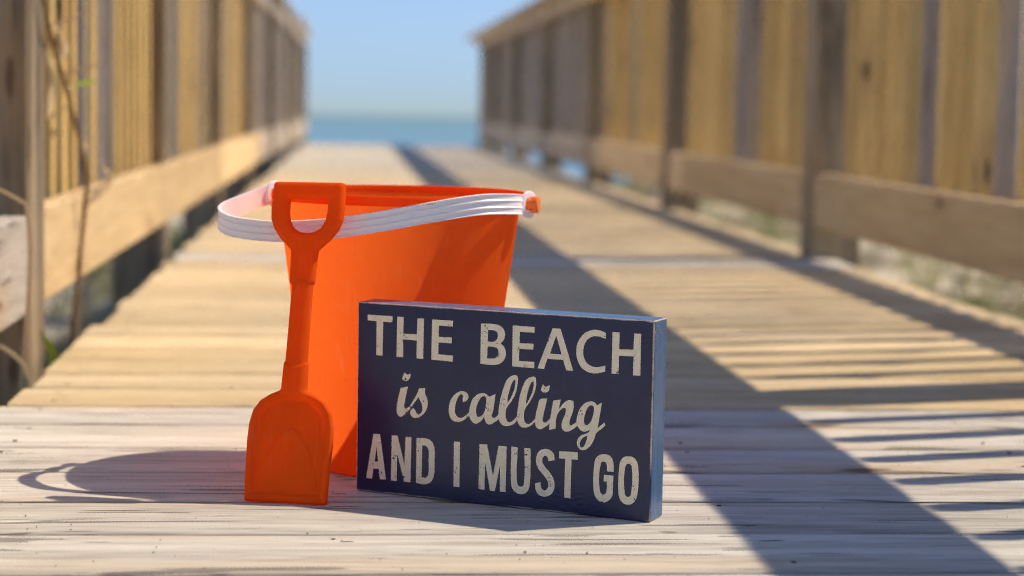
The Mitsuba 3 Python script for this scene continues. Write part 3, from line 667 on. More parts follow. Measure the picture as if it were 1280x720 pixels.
GLYPHS = {"T0":[[[[11.44,181.3],[39.98,181.38],[39.49,175.14],[29.37,175.14],[29.26,175.05],[28.82,140.59],[21.67,140.73],[21.82,175.12],[21.71,175.19],[11.5,175.57]]]],"H0":[[[[44.91,140.56],[45.09,181.19],[52.44,181.26],[51.96,164.52],[52.0,164.42],[52.08,164.39],[67.4,164.9],[67.45,165.0],[67.91,181.06],[75.19,181.13],[74.8,140.61],[67.37,140.6],[67.53,158.45],[67.49,158.55],[52.16,158.81],[52.07,158.78],[52.03,158.69],[52.28,140.69]]]],"E0":[[[[83.9,140.49],[84.27,180.94],[107.41,180.86],[107.37,175.1],[92.12,175.26],[92.01,175.19],[91.9,164.07],[91.94,163.98],[106.44,164.15],[106.12,158.36],[91.82,158.16],[91.73,158.11],[91.48,146.43],[91.51,146.35],[91.59,146.31],[107.83,146.19],[107.79,140.03]]]],"B0":[[[[138.0,140.17],[138.12,180.15],[145.04,180.5],[148.5,180.62],[151.96,180.51],[155.44,180.23],[157.13,179.91],[158.74,179.33],[159.95,178.63],[161.05,177.76],[162.03,176.75],[162.85,175.63],[163.45,174.51],[163.9,173.3],[164.18,172.05],[164.29,170.77],[164.22,169.48],[163.97,168.19],[163.57,166.93],[163.04,165.74],[162.35,164.67],[159.8,161.82],[159.84,161.73],[161.7,160.37],[162.64,159.61],[163.44,158.71],[164.26,157.38],[164.9,155.95],[165.35,154.45],[165.57,152.91],[165.53,151.28],[165.25,149.66],[164.75,148.1],[164.07,146.61],[163.22,145.25],[162.19,144.0],[161.0,142.89],[159.7,141.96],[158.07,141.16],[156.32,140.61],[154.51,140.24],[152.7,139.97],[149.04,139.72],[145.36,139.8]],[[145.26,146.28],[145.36,146.16],[148.6,146.03],[150.26,146.03],[151.9,146.25],[153.05,146.56],[154.17,146.98],[155.19,147.53],[156.06,148.28],[156.74,149.23],[157.22,150.3],[157.51,151.45],[157.61,152.61],[157.53,153.7],[157.28,154.78],[156.84,155.77],[156.19,156.6],[155.23,157.23],[154.1,157.59],[151.7,157.92],[150.17,158.01],[148.64,157.96],[145.62,157.73],[145.59,157.65]],[[145.88,162.74],[148.71,162.62],[150.17,162.63],[151.6,162.88],[152.62,163.25],[153.59,163.74],[154.47,164.35],[155.22,165.11],[155.81,165.98],[156.25,166.97],[156.52,168.0],[156.63,169.04],[156.59,170.01],[156.39,170.99],[156.03,171.9],[155.48,172.69],[154.63,173.34],[153.61,173.79],[152.51,174.07],[151.39,174.28],[150.06,174.4],[148.69,174.36],[146.09,174.19],[146.0,174.14],[145.77,162.85]]]],"E1":[[[[172.41,140.01],[172.44,180.44],[195.81,180.31],[195.66,174.65],[180.18,174.63],[180.07,174.56],[180.01,163.65],[180.06,163.55],[194.94,163.79],[194.53,158.1],[179.83,157.84],[179.74,157.79],[179.68,146.09],[179.71,146.01],[179.8,145.97],[196.1,146.02],[195.96,139.85]]]],"A0":[[[[199.54,140.11],[214.85,180.41],[223.14,180.32],[237.11,140.37],[229.91,140.21],[226.44,150.16],[226.33,150.24],[209.85,150.05],[209.79,149.97],[206.45,139.74]],[[212.53,155.55],[212.55,155.44],[212.64,155.4],[224.69,155.39],[224.8,155.47],[218.8,172.99],[218.73,173.07],[218.64,173.06],[218.58,172.99]]]],"C0":[[[[270.08,173.4],[266.35,174.67],[264.48,175.24],[262.55,175.57],[260.91,175.63],[259.28,175.54],[257.67,175.27],[256.1,174.78],[254.48,174.0],[252.96,173.02],[251.57,171.85],[250.37,170.52],[249.36,168.96],[248.57,167.26],[247.98,165.47],[247.54,163.65],[247.25,161.84],[247.11,159.99],[247.17,158.14],[247.45,156.33],[247.97,154.42],[248.68,152.57],[249.65,150.81],[250.86,149.28],[252.13,148.17],[253.59,147.27],[255.14,146.57],[256.76,146.05],[258.35,145.75],[259.98,145.67],[261.62,145.73],[263.24,145.9],[265.03,146.25],[270.29,147.86],[270.18,141.91],[264.15,140.13],[262.1,139.75],[260.15,139.53],[258.19,139.43],[256.24,139.49],[254.31,139.79],[252.2,140.37],[250.14,141.16],[248.2,142.2],[246.44,143.48],[244.95,144.98],[243.68,146.69],[242.62,148.54],[241.72,150.46],[240.91,152.63],[240.32,154.88],[239.95,157.17],[239.82,159.47],[239.96,162.01],[240.36,164.53],[241.02,166.99],[241.95,169.36],[243.17,171.68],[244.64,173.89],[246.33,175.9],[248.26,177.67],[250.01,178.87],[251.91,179.84],[253.91,180.6],[255.97,181.2],[257.55,181.51],[259.17,181.68],[260.79,181.71],[262.42,181.61],[264.4,181.25],[266.34,180.69],[270.19,179.45]]]],"H1":[[[[276.9,140.47],[276.97,180.73],[284.26,180.83],[284.02,164.67],[284.06,164.58],[284.14,164.55],[298.63,165.08],[298.67,165.17],[299.17,180.59],[306.14,180.8],[306.14,140.68],[298.77,140.5],[298.83,158.57],[298.79,158.65],[298.71,158.69],[284.21,158.25],[284.17,158.16],[284.21,140.76]]]],"A1":[[[[11.65,13.77],[19.48,59.85],[27.09,60.25],[34.41,14.14],[27.66,13.88],[25.97,24.34],[25.84,24.44],[20.0,24.14],[19.91,24.09],[18.3,13.63]],[[21.28,31.52],[21.32,31.42],[21.42,31.39],[25.03,31.96],[25.13,32.06],[23.34,46.93],[23.23,47.04],[23.1,46.93]]]],"N0":[[[[40.15,13.79],[40.55,60.12],[47.1,60.31],[55.1,32.05],[55.22,31.96],[55.34,32.07],[56.2,59.94],[62.71,60.12],[62.36,14.01],[55.12,14.08],[47.14,41.92],[47.02,42.0],[46.94,41.97],[46.9,41.88],[46.72,13.78]]]],"D0":[[[[68.59,14.09],[68.65,60.0],[73.94,60.36],[76.58,60.46],[79.2,60.28],[80.69,60.05],[82.17,59.73],[83.58,59.24],[84.84,58.49],[86.05,57.32],[87.04,55.95],[87.83,54.42],[88.43,52.83],[89.14,49.28],[89.29,45.62],[89.07,38.26],[89.24,30.52],[89.09,26.68],[88.46,22.91],[87.98,21.27],[87.35,19.68],[86.52,18.19],[85.46,16.88],[84.1,15.75],[82.56,14.86],[80.9,14.19],[79.18,13.71],[76.57,13.44],[73.91,13.57],[71.25,13.87]],[[74.86,20.45],[74.97,20.33],[77.38,20.18],[78.62,20.2],[79.78,20.54],[80.57,21.1],[81.23,21.84],[81.74,22.67],[82.13,23.57],[82.86,26.98],[82.93,30.52],[82.49,37.64],[82.61,40.88],[82.81,44.15],[82.66,47.35],[81.74,50.31],[81.17,51.15],[80.41,51.86],[79.54,52.42],[78.61,52.84],[77.76,53.02],[76.87,53.02],[75.21,52.92],[75.09,52.81]]]],"I0":[[[[110.32,60.08],[117.11,60.05],[117.02,14.47],[110.64,14.48]]]],"M0":[[[[138.27,14.77],[138.58,59.92],[146.78,60.27],[153.62,29.71],[153.74,29.61],[153.85,29.71],[159.31,60.0],[167.98,60.27],[167.75,14.53],[161.51,14.41],[161.3,39.94],[161.26,40.03],[161.18,40.06],[161.06,39.96],[156.06,14.25],[150.88,14.25],[145.27,41.1],[145.15,41.19],[145.03,41.07],[144.58,14.38]]]],"U0":[[[[173.2,60.42],[180.1,60.37],[179.79,51.96],[179.34,43.54],[179.17,35.13],[179.75,26.77],[180.03,24.69],[180.31,23.73],[180.83,22.87],[181.49,22.26],[182.27,21.79],[183.13,21.5],[184.01,21.45],[184.77,21.64],[185.46,22.02],[186.06,22.55],[186.57,23.16],[187.0,24.0],[187.25,24.91],[187.5,26.85],[188.02,35.22],[187.86,43.63],[187.42,52.05],[187.13,60.46],[193.85,60.4],[193.95,51.65],[194.17,42.89],[194.16,34.14],[193.54,25.44],[193.1,21.92],[192.67,20.21],[191.96,18.63],[191.13,17.47],[190.13,16.45],[188.98,15.58],[187.74,14.88],[186.54,14.4],[185.29,14.09],[184.01,13.95],[182.72,13.98],[181.37,14.19],[180.06,14.58],[178.8,15.15],[177.65,15.88],[176.63,16.79],[175.75,17.84],[175.0,19.0],[174.4,20.24],[173.94,21.66],[173.68,23.14],[173.42,26.16],[172.99,34.71],[172.97,43.27],[173.13,51.85]]]],"S0":[[[[199.23,26.65],[205.33,27.91],[205.39,24.91],[205.56,23.94],[206.02,22.42],[206.39,21.73],[206.89,21.16],[207.53,20.74],[208.26,20.45],[209.01,20.32],[209.74,20.37],[210.61,20.7],[211.35,21.22],[212.01,21.89],[212.55,22.64],[213.01,23.57],[213.32,24.6],[213.46,25.66],[213.45,26.7],[213.23,27.89],[212.82,29.03],[212.28,30.12],[211.66,31.17],[210.69,32.49],[209.6,33.7],[203.35,40.06],[202.21,41.54],[201.48,42.73],[200.84,43.98],[200.32,45.29],[199.97,46.64],[199.76,48.29],[199.74,49.97],[199.91,51.65],[200.26,53.29],[200.75,54.82],[201.4,56.3],[202.23,57.67],[203.28,58.86],[204.51,59.79],[205.9,60.52],[207.38,61.03],[208.91,61.35],[210.36,61.45],[211.82,61.35],[213.24,61.05],[214.59,60.53],[215.75,59.87],[216.82,59.03],[217.75,58.04],[218.48,56.93],[218.98,55.55],[219.2,54.08],[219.45,51.08],[213.12,49.57],[212.51,51.87],[212.13,52.97],[211.48,53.9],[210.93,54.26],[210.32,54.45],[209.06,54.74],[207.9,53.74],[207.37,53.21],[206.96,52.58],[206.64,51.61],[206.49,50.61],[206.49,49.57],[206.62,48.57],[206.92,47.55],[207.37,46.58],[208.54,44.78],[210.05,43.01],[213.47,39.82],[215.06,38.11],[217.08,35.42],[217.97,34.0],[218.71,32.51],[219.19,31.26],[219.56,29.97],[219.82,28.66],[219.95,27.33],[220.0,25.8],[219.92,24.27],[219.68,22.75],[219.23,21.3],[218.56,19.88],[217.71,18.55],[216.69,17.34],[215.51,16.3],[214.08,15.37],[212.51,14.64],[210.87,14.15],[209.18,13.95],[207.47,14.04],[205.77,14.42],[204.17,15.06],[202.73,15.96],[201.73,16.94],[200.92,18.11],[200.28,19.39],[199.78,20.72],[199.45,22.16],[199.34,23.65]]]],"T1":[[[[224.06,53.48],[224.19,60.47],[243.82,61.19],[243.7,53.7],[237.38,53.63],[237.27,53.53],[236.98,15.27],[230.37,15.27],[230.67,53.46],[230.55,53.55]]]],"G0":[[[[271.09,35.31],[271.35,41.74],[281.0,41.74],[280.95,32.92],[280.87,29.98],[280.9,25.99],[280.8,24.01],[280.37,22.09],[279.79,20.72],[279.03,19.42],[278.11,18.23],[277.04,17.18],[275.82,16.27],[274.48,15.51],[273.05,14.96],[271.57,14.67],[270.12,14.67],[268.68,14.93],[267.29,15.4],[266.0,16.08],[264.9,16.92],[263.94,17.94],[263.12,19.09],[262.43,20.31],[261.81,21.83],[261.39,23.43],[261.1,25.07],[260.89,26.72],[260.42,32.6],[260.32,38.51],[260.54,44.43],[261.04,50.32],[261.41,53.4],[261.74,54.89],[262.29,56.32],[262.94,57.43],[263.73,58.46],[264.65,59.38],[265.67,60.15],[266.78,60.74],[267.98,61.16],[269.22,61.44],[271.68,61.76],[272.91,61.8],[274.13,61.71],[275.31,61.42],[276.43,60.92],[277.49,60.26],[278.43,59.45],[279.23,58.52],[279.95,57.22],[280.43,55.8],[280.76,54.31],[281.01,52.82],[281.2,50.98],[281.19,45.41],[274.31,45.28],[274.35,49.51],[274.17,50.88],[274.01,51.66],[273.8,52.45],[273.47,53.18],[273.01,53.77],[272.49,54.12],[271.89,54.35],[271.27,54.46],[270.64,54.47],[270.08,54.4],[269.54,54.24],[269.02,53.98],[268.58,53.62],[268.16,53.05],[267.87,52.36],[267.54,50.92],[266.65,44.73],[266.3,38.47],[266.54,32.21],[267.43,26.05],[267.83,24.56],[268.16,23.87],[268.6,23.28],[269.11,22.85],[269.69,22.5],[270.31,22.28],[270.97,22.21],[271.6,22.31],[272.18,22.55],[272.7,22.9],[273.17,23.34],[273.68,24.09],[274.04,24.94],[274.28,25.84],[274.47,26.75],[274.7,28.85],[274.69,30.98],[274.53,35.19],[274.43,35.25]]]],"O0":[[[[297.26,62.04],[298.67,61.95],[300.05,61.69],[301.34,61.19],[302.4,60.52],[303.34,59.66],[304.15,58.68],[304.83,57.62],[305.44,56.28],[305.86,54.86],[306.13,53.4],[306.34,51.93],[306.89,45.78],[307.03,39.59],[306.77,33.41],[306.14,27.26],[305.89,25.54],[305.56,23.83],[305.08,22.16],[304.4,20.59],[303.62,19.27],[302.7,18.04],[301.63,16.93],[300.42,16.02],[299.47,15.55],[298.46,15.22],[297.4,15.03],[296.34,14.96],[295.09,14.99],[293.84,15.16],[292.63,15.5],[291.52,16.03],[290.42,16.86],[289.46,17.88],[288.65,19.03],[287.98,20.25],[287.39,21.77],[287.01,23.36],[286.77,24.99],[286.59,26.63],[286.2,32.49],[286.17,38.36],[286.42,44.24],[287.1,53.14],[287.35,54.63],[287.8,56.05],[288.41,57.32],[289.16,58.52],[290.06,59.61],[291.12,60.52],[292.19,61.13],[293.37,61.56],[294.61,61.84],[295.87,61.99]],[[295.67,54.72],[295.03,54.37],[294.49,53.9],[294.03,53.38],[293.57,52.61],[293.25,51.78],[293.04,50.91],[292.88,50.02],[292.19,44.37],[291.99,38.64],[292.23,32.92],[292.89,27.25],[293.23,25.22],[293.55,24.27],[294.07,23.47],[294.59,23.01],[295.21,22.65],[295.87,22.45],[296.56,22.41],[297.25,22.58],[297.85,22.92],[298.41,23.4],[298.85,23.94],[299.31,24.83],[299.58,25.84],[299.85,27.94],[300.4,33.61],[300.63,39.32],[300.47,45.03],[299.83,50.67],[299.52,52.36],[299.24,53.15],[298.8,53.82],[298.27,54.29],[297.66,54.63],[296.99,54.85],[296.32,54.89]]]],"w_is":[[[[60.94,92.17],[65.47,99.36],[67.65,103.0],[69.54,106.79],[69.86,107.67],[70.61,110.42],[77.56,111.25],[77.33,108.55],[77.27,107.21],[77.41,105.87],[77.85,104.6],[79.18,102.22],[79.73,100.97],[80.42,98.51],[80.63,97.25],[80.7,95.98],[80.6,94.39],[80.33,92.81],[79.91,91.27],[79.33,89.79],[78.47,88.13],[77.43,86.58],[76.25,85.14],[74.92,83.83],[73.54,82.69],[72.05,81.68],[70.46,80.85],[68.79,80.28],[67.65,80.06],[66.5,79.98],[65.35,80.08],[64.27,80.41],[63.25,80.99],[62.33,81.75],[61.58,82.68],[61.06,83.72],[60.9,84.48],[60.93,85.27],[61.09,86.05],[61.35,86.8],[61.9,87.72],[62.61,88.53],[64.13,90.08],[65.89,88.75],[66.42,88.23],[66.89,87.53],[67.66,86.0],[68.15,85.32],[68.67,84.84],[70.38,83.7],[70.49,83.72],[72.22,84.86],[73.06,85.49],[73.77,86.3],[74.26,87.24],[74.59,88.28],[74.77,89.36],[74.83,90.44],[74.74,91.7],[74.47,92.97],[74.09,94.21],[73.64,95.42],[72.9,96.98],[72.01,98.49],[70.21,101.34],[70.07,101.3],[62.43,90.96]]],[[[50.06,109.36],[58.19,111.3],[56.14,102.63],[55.19,98.29],[54.13,91.82],[54.09,90.77],[54.29,89.81],[54.54,89.39],[55.66,88.41],[60.5,91.32],[61.43,89.35],[57.86,85.61],[56.03,83.78],[54.06,82.12],[52.2,80.7],[51.19,80.17],[50.11,79.96],[49.3,80.09],[48.53,80.45],[47.84,80.96],[47.25,81.56],[46.64,82.56],[46.24,83.68],[45.99,84.86],[45.83,86.05],[45.7,87.85],[45.76,89.65],[45.94,91.45],[46.19,93.24],[46.94,97.31],[47.94,101.33]]],[[[51.3,118.62],[54.04,125.44],[55.38,124.23],[56.08,123.71],[56.89,123.41],[57.93,123.51],[58.9,123.91],[60.83,124.92],[60.83,122.85],[60.78,121.82],[60.54,120.83],[60.12,119.9],[59.56,119.04],[58.88,118.26],[58.1,117.6],[57.46,117.21],[56.76,116.9],[56.03,116.72],[55.29,116.68],[54.23,116.94],[53.24,117.45]]]],"w_calling":[[[[119.76,100.3],[119.24,102.36],[119.16,103.07],[119.27,103.96],[119.71,105.75],[119.65,106.61],[119.35,107.18],[118.03,108.45],[117.92,108.48],[116.69,107.93],[116.33,107.67],[115.5,106.8],[114.79,105.79],[113.63,103.63],[112.95,102.14],[112.37,100.6],[111.89,99.03],[111.52,97.42],[111.17,95.54],[110.92,93.63],[110.86,91.71],[111.09,89.84],[111.42,88.63],[111.9,87.47],[112.55,86.39],[113.37,85.48],[114.11,84.95],[114.94,84.56],[115.81,84.32],[116.7,84.24],[117.86,84.39],[118.98,84.77],[120.06,85.31],[121.1,85.91],[122.56,86.94],[123.9,88.12],[126.52,90.58],[126.68,90.61],[126.83,92.66],[127.13,94.69],[127.52,96.69],[127.89,98.29],[128.34,99.87],[128.91,101.41],[129.61,102.89],[130.5,104.37],[131.51,105.77],[132.64,107.08],[133.91,108.23],[135.14,109.14],[136.46,109.92],[137.87,110.55],[139.33,110.96],[140.7,111.15],[142.1,111.16],[143.48,110.98],[144.8,110.58],[145.72,110.06],[146.54,109.35],[148.05,107.9],[148.14,107.87],[155.11,111.38],[154.49,106.56],[153.93,101.72],[153.24,96.91],[152.2,92.17],[151.93,91.53],[151.26,90.26],[151.16,89.6],[151.27,89.03],[151.51,88.5],[151.85,88.04],[152.28,87.68],[152.78,87.47],[153.35,87.39],[153.92,87.42],[154.47,87.57],[156.15,88.51],[157.59,89.86],[158.68,91.11],[158.67,92.68],[158.76,94.83],[159.19,99.11],[159.65,102.24],[160.2,105.34],[160.86,108.43],[161.62,111.49],[162.4,114.35],[163.26,117.19],[164.24,119.99],[165.37,122.73],[166.46,125.08],[167.12,126.18],[167.93,127.17],[169.62,128.78],[171.5,130.23],[173.54,131.3],[175.74,131.75],[176.5,131.66],[177.24,131.39],[177.89,130.95],[178.39,130.37],[179.03,128.57],[179.07,126.58],[178.28,120.32],[177.9,118.14],[177.39,115.99],[176.74,113.88],[175.95,111.91],[175.03,110.0],[174.0,108.13],[172.93,106.29],[171.47,104.2],[169.84,102.2],[168.32,100.16],[167.16,97.94],[166.68,96.3],[166.42,94.6],[166.33,92.87],[166.44,89.92],[166.59,88.69],[166.88,87.5],[167.37,86.37],[167.76,85.75],[168.21,85.19],[168.75,84.74],[169.37,84.47],[170.4,84.41],[171.43,84.67],[172.4,85.11],[173.32,85.64],[175.07,86.99],[176.6,88.6],[178.71,91.1],[178.83,94.33],[179.04,96.47],[180.35,106.31],[180.79,109.07],[181.37,111.81],[182.12,114.67],[182.97,117.49],[183.96,120.27],[185.09,123.0],[186.3,125.69],[187.05,126.96],[187.99,128.05],[189.61,129.38],[191.41,130.49],[193.34,131.28],[195.36,131.62],[196.05,131.53],[197.99,130.61],[198.52,125.67],[198.51,124.02],[198.22,121.66],[197.74,119.33],[197.11,117.04],[196.35,114.79],[195.56,112.84],[194.63,110.94],[192.59,107.24],[191.13,105.02],[189.52,102.87],[188.02,100.66],[186.88,98.29],[186.42,96.66],[186.17,94.99],[186.08,93.27],[186.14,90.17],[186.26,88.77],[186.54,87.43],[187.12,86.19],[187.62,85.54],[188.26,84.97],[188.98,84.56],[189.78,84.35],[190.99,84.42],[192.16,84.84],[193.28,85.47],[194.32,86.19],[195.84,87.54],[197.16,89.13],[198.03,90.32],[198.88,95.69],[199.54,98.78],[200.29,101.84],[201.11,104.89],[201.6,107.44],[201.99,108.64],[202.71,109.61],[204.39,110.5],[206.36,110.8],[208.44,110.87],[210.46,111.06],[207.45,97.72],[206.55,93.25],[206.1,91.41],[205.95,90.51],[205.98,89.58],[206.19,88.9],[206.54,88.26],[207.35,87.05],[208.8,87.26],[209.25,87.43],[210.79,88.46],[212.15,89.75],[214.12,91.86],[215.46,101.22],[216.96,109.77],[224.67,111.34],[222.92,101.73],[222.94,101.64],[223.02,101.59],[223.13,101.64],[225.64,105.23],[227.13,107.18],[228.84,108.91],[229.99,109.8],[231.21,110.6],[232.53,111.22],[233.92,111.59],[234.89,111.58],[235.85,111.37],[237.78,110.81],[238.42,107.72],[238.51,106.68],[238.43,104.84],[238.18,103.0],[237.39,99.39],[236.67,97.21],[234.94,92.94],[234.37,90.73],[234.15,89.18],[234.19,88.42],[234.45,87.72],[234.83,87.35],[235.32,87.11],[236.36,86.72],[241.76,90.73],[241.69,91.98],[241.82,93.8],[242.14,95.62],[242.55,97.41],[243.09,99.35],[243.76,101.26],[244.58,103.11],[245.58,104.85],[246.63,106.33],[247.8,107.71],[249.12,108.97],[250.57,110.03],[251.89,110.75],[253.29,111.3],[254.76,111.69],[256.24,111.91],[257.23,111.96],[258.2,111.91],[259.16,111.73],[260.07,111.38],[260.83,110.83],[261.46,110.12],[262.6,108.69],[262.71,108.64],[267.66,111.63],[265.01,94.22],[263.65,86.52],[263.74,86.46],[263.84,86.49],[270.63,92.57],[271.7,90.27],[269.6,87.83],[268.87,87.05],[267.29,85.73],[265.61,84.52],[264.01,83.26],[262.66,81.75],[261.85,80.15],[261.33,78.43],[260.88,76.66],[260.27,74.95],[258.66,71.65],[257.71,70.09],[256.6,68.64],[255.24,67.17],[253.76,65.8],[252.13,64.65],[250.33,63.88],[249.2,63.68],[248.03,63.67],[246.89,63.88],[245.85,64.32],[244.8,65.13],[243.94,66.17],[243.27,67.36],[242.81,68.62],[242.58,69.82],[242.56,71.06],[242.73,72.28],[243.08,73.45],[243.75,74.76],[244.64,75.95],[245.69,77.02],[246.82,77.98],[248.65,79.01],[252.68,80.48],[254.39,81.63],[254.92,82.33],[255.3,83.12],[255.8,84.36],[255.8,84.45],[255.73,84.51],[255.63,84.5],[253.41,82.88],[252.46,82.42],[251.37,82.1],[250.25,81.9],[249.11,81.86],[248.01,82.04],[246.88,82.51],[245.85,83.19],[244.93,84.02],[244.11,84.95],[243.3,86.12],[242.81,87.07],[242.7,87.12],[241.01,85.36],[239.1,83.88],[235.79,81.72],[234.38,80.99],[232.91,80.47],[231.39,80.26],[230.33,80.34],[229.28,80.62],[228.31,81.08],[227.49,81.73],[226.87,82.61],[226.46,83.63],[226.22,84.73],[226.12,85.84],[226.18,87.23],[226.47,88.62],[226.87,89.99],[227.29,91.35],[228.04,93.52],[229.75,97.79],[230.31,100.01],[230.37,100.77],[230.25,102.95],[230.18,103.03],[229.27,103.36],[228.78,103.49],[228.31,103.45],[226.07,102.35],[224.18,100.63],[222.62,98.54],[221.38,96.28],[220.35,92.94],[220.01,89.43],[219.94,85.84],[219.74,82.28],[212.91,80.49],[213.51,86.67],[213.44,86.79],[213.31,86.76],[211.97,85.36],[210.06,83.86],[206.87,81.7],[205.62,80.97],[204.29,80.44],[202.91,80.24],[202.0,80.36],[201.12,80.68],[200.31,81.16],[199.62,81.78],[198.93,82.8],[198.46,83.97],[198.16,85.23],[197.93,86.97],[197.82,87.07],[197.72,87.03],[196.97,86.16],[195.14,84.29],[193.08,82.68],[191.57,81.8],[189.97,81.05],[188.29,80.53],[186.58,80.31],[185.35,80.38],[184.14,80.64],[182.99,81.1],[181.96,81.74],[181.03,82.64],[180.29,83.73],[179.7,84.91],[179.24,86.13],[179.06,86.88],[178.95,86.97],[178.86,86.93],[178.11,85.98],[176.53,84.21],[174.7,82.71],[173.03,81.78],[171.25,81.05],[169.39,80.55],[167.49,80.28],[166.29,80.25],[165.09,80.35],[163.92,80.63],[162.84,81.11],[161.77,81.87],[160.85,82.83],[160.07,83.93],[159.45,85.1],[159.04,86.37],[158.92,86.44],[158.08,85.66],[156.05,84.19],[152.87,82.03],[151.7,81.29],[150.45,80.71],[149.15,80.41],[148.28,80.41],[147.41,80.57],[146.59,80.88],[145.86,81.34],[145.18,82.09],[144.69,83.01],[143.67,85.7],[143.09,87.66],[142.98,87.74],[142.87,87.68],[141.13,84.66],[140.35,83.68],[139.28,82.62],[138.12,81.65],[136.86,80.83],[135.49,80.27],[134.53,80.07],[133.54,80.03],[132.57,80.15],[131.65,80.45],[130.63,81.03],[129.74,81.8],[128.96,82.71],[128.29,83.69],[127.7,84.83],[127.27,86.05],[126.96,87.33],[126.86,87.41],[125.81,86.55],[123.98,84.9],[122.1,83.33],[120.06,82.0],[118.63,81.26],[117.13,80.64],[115.59,80.19],[114.02,79.98],[112.41,80.01],[110.82,80.25],[109.29,80.73],[107.9,81.49],[106.95,82.36],[106.19,83.41],[105.57,84.59],[105.06,85.8],[104.67,87.0],[104.42,88.25],[104.28,89.51],[104.2,90.78],[104.18,92.58],[104.27,94.38],[104.49,96.15],[104.87,97.9],[105.35,99.42],[105.98,100.89],[106.71,102.3],[107.55,103.66],[108.49,105.0],[109.52,106.28],[110.66,107.46],[111.9,108.54],[113.03,109.36],[114.23,110.1],[115.5,110.7],[116.82,111.13],[117.91,111.32],[119.03,111.38],[120.14,111.3],[121.23,111.07],[122.17,110.74],[123.08,110.3],[123.89,109.72],[124.57,109.01],[125.02,108.24],[125.33,107.38],[125.49,106.48],[125.5,105.57],[125.4,104.79],[125.16,104.02],[124.81,103.3],[124.34,102.67],[123.35,101.87],[122.19,101.3]],[[253.27,105.76],[252.59,104.81],[251.78,103.22],[251.15,101.53],[250.63,99.79],[250.2,98.04],[249.58,95.04],[249.43,93.51],[249.44,91.98],[249.59,91.15],[249.84,90.34],[250.38,88.79],[250.48,88.71],[252.33,88.58],[252.97,88.7],[253.88,89.15],[254.7,89.77],[255.43,90.53],[256.07,91.34],[256.92,92.78],[257.55,94.32],[258.48,97.53],[258.94,99.32],[259.32,101.13],[259.56,102.96],[259.58,104.78],[259.54,105.46],[259.45,106.16],[259.26,106.79],[258.88,107.36],[258.19,107.79],[257.39,108.0],[255.7,108.27]],[[250.56,76.95],[249.28,76.1],[248.16,75.09],[247.34,74.11],[246.64,73.05],[246.07,71.88],[245.7,70.67],[245.64,69.65],[245.78,68.6],[246.18,66.56],[247.09,66.19],[247.54,66.06],[247.99,66.08],[248.67,66.38],[249.25,66.85],[249.78,67.45],[250.23,68.07],[251.07,69.51],[251.71,71.07],[252.22,72.67],[252.65,74.29],[252.86,75.34],[253.15,78.36],[252.99,78.41]],[[189.69,116.15],[189.09,113.69],[188.61,111.21],[188.25,108.72],[188.14,107.36],[188.1,105.99],[188.1,103.69],[188.2,103.58],[188.32,103.63],[189.71,105.96],[191.25,108.71],[192.96,112.22],[193.72,114.02],[194.38,115.85],[194.92,117.66],[195.39,119.49],[195.74,121.34],[195.92,123.21],[195.9,124.2],[195.77,125.19],[195.48,126.98],[195.42,127.07],[195.31,127.07],[194.43,126.54],[193.94,126.22],[193.53,125.82],[192.45,124.17],[191.64,122.36],[191.0,120.46]],[[169.28,113.37],[168.71,110.87],[168.28,108.36],[168.16,107.08],[168.13,105.8],[168.12,103.63],[168.23,103.52],[168.34,103.58],[169.9,105.89],[170.78,107.24],[171.57,108.62],[172.48,110.45],[173.32,112.32],[174.07,114.22],[174.72,116.15],[175.27,117.97],[175.74,119.81],[176.1,121.66],[176.29,123.54],[176.26,124.51],[176.13,125.47],[175.85,127.19],[175.78,127.29],[175.67,127.28],[174.79,126.64],[174.3,126.25],[173.89,125.8],[172.82,124.05],[172.02,122.18],[171.35,120.23],[169.96,115.84]],[[135.12,98.89],[134.64,97.26],[134.34,95.77],[134.16,94.26],[134.11,92.72],[134.2,91.22],[134.39,90.21],[135.37,87.31],[137.0,86.94],[137.57,86.97],[138.62,87.31],[139.62,87.84],[140.52,88.51],[141.34,89.28],[142.02,90.09],[142.59,91.0],[143.07,91.98],[143.47,92.97],[144.06,94.94],[144.46,96.97],[144.74,99.03],[145.26,103.61],[145.29,104.87],[145.09,106.1],[144.85,106.66],[143.77,108.16],[143.67,108.19],[142.07,108.01],[141.24,107.86],[140.48,107.54],[139.49,106.74],[138.65,105.73],[137.27,103.49],[136.45,102.0],[135.73,100.47]]],[[[203.42,118.96],[205.64,124.91],[208.17,122.36],[213.03,124.51],[212.67,121.67],[212.4,120.27],[211.85,119.0],[211.36,118.35],[210.75,117.79],[210.05,117.33],[209.3,117.0],[208.51,116.8],[207.68,116.73],[206.86,116.8],[206.06,116.99],[205.33,117.35]]]]}
for name, polys in GLYPHS.items():
    parts = []
    for rings in polys:
        for g in worn(Polygon(rings[0], rings[1:]).buffer(0)):
            parts.append(trimesh.creation.extrude_polygon(g, 1.0, engine='earcut'))
    v, f = join(*parts)
    w = np.c_[v[:, 0] / 1000, np.where(v[:, 2] > 0.5, -0.00022, 0.0002), v[:, 1] / 1000]
    put('word' if name.startswith('w_') else 'letter', (sign_place(w), f[:, ::-1]), 'cream_print', sign)

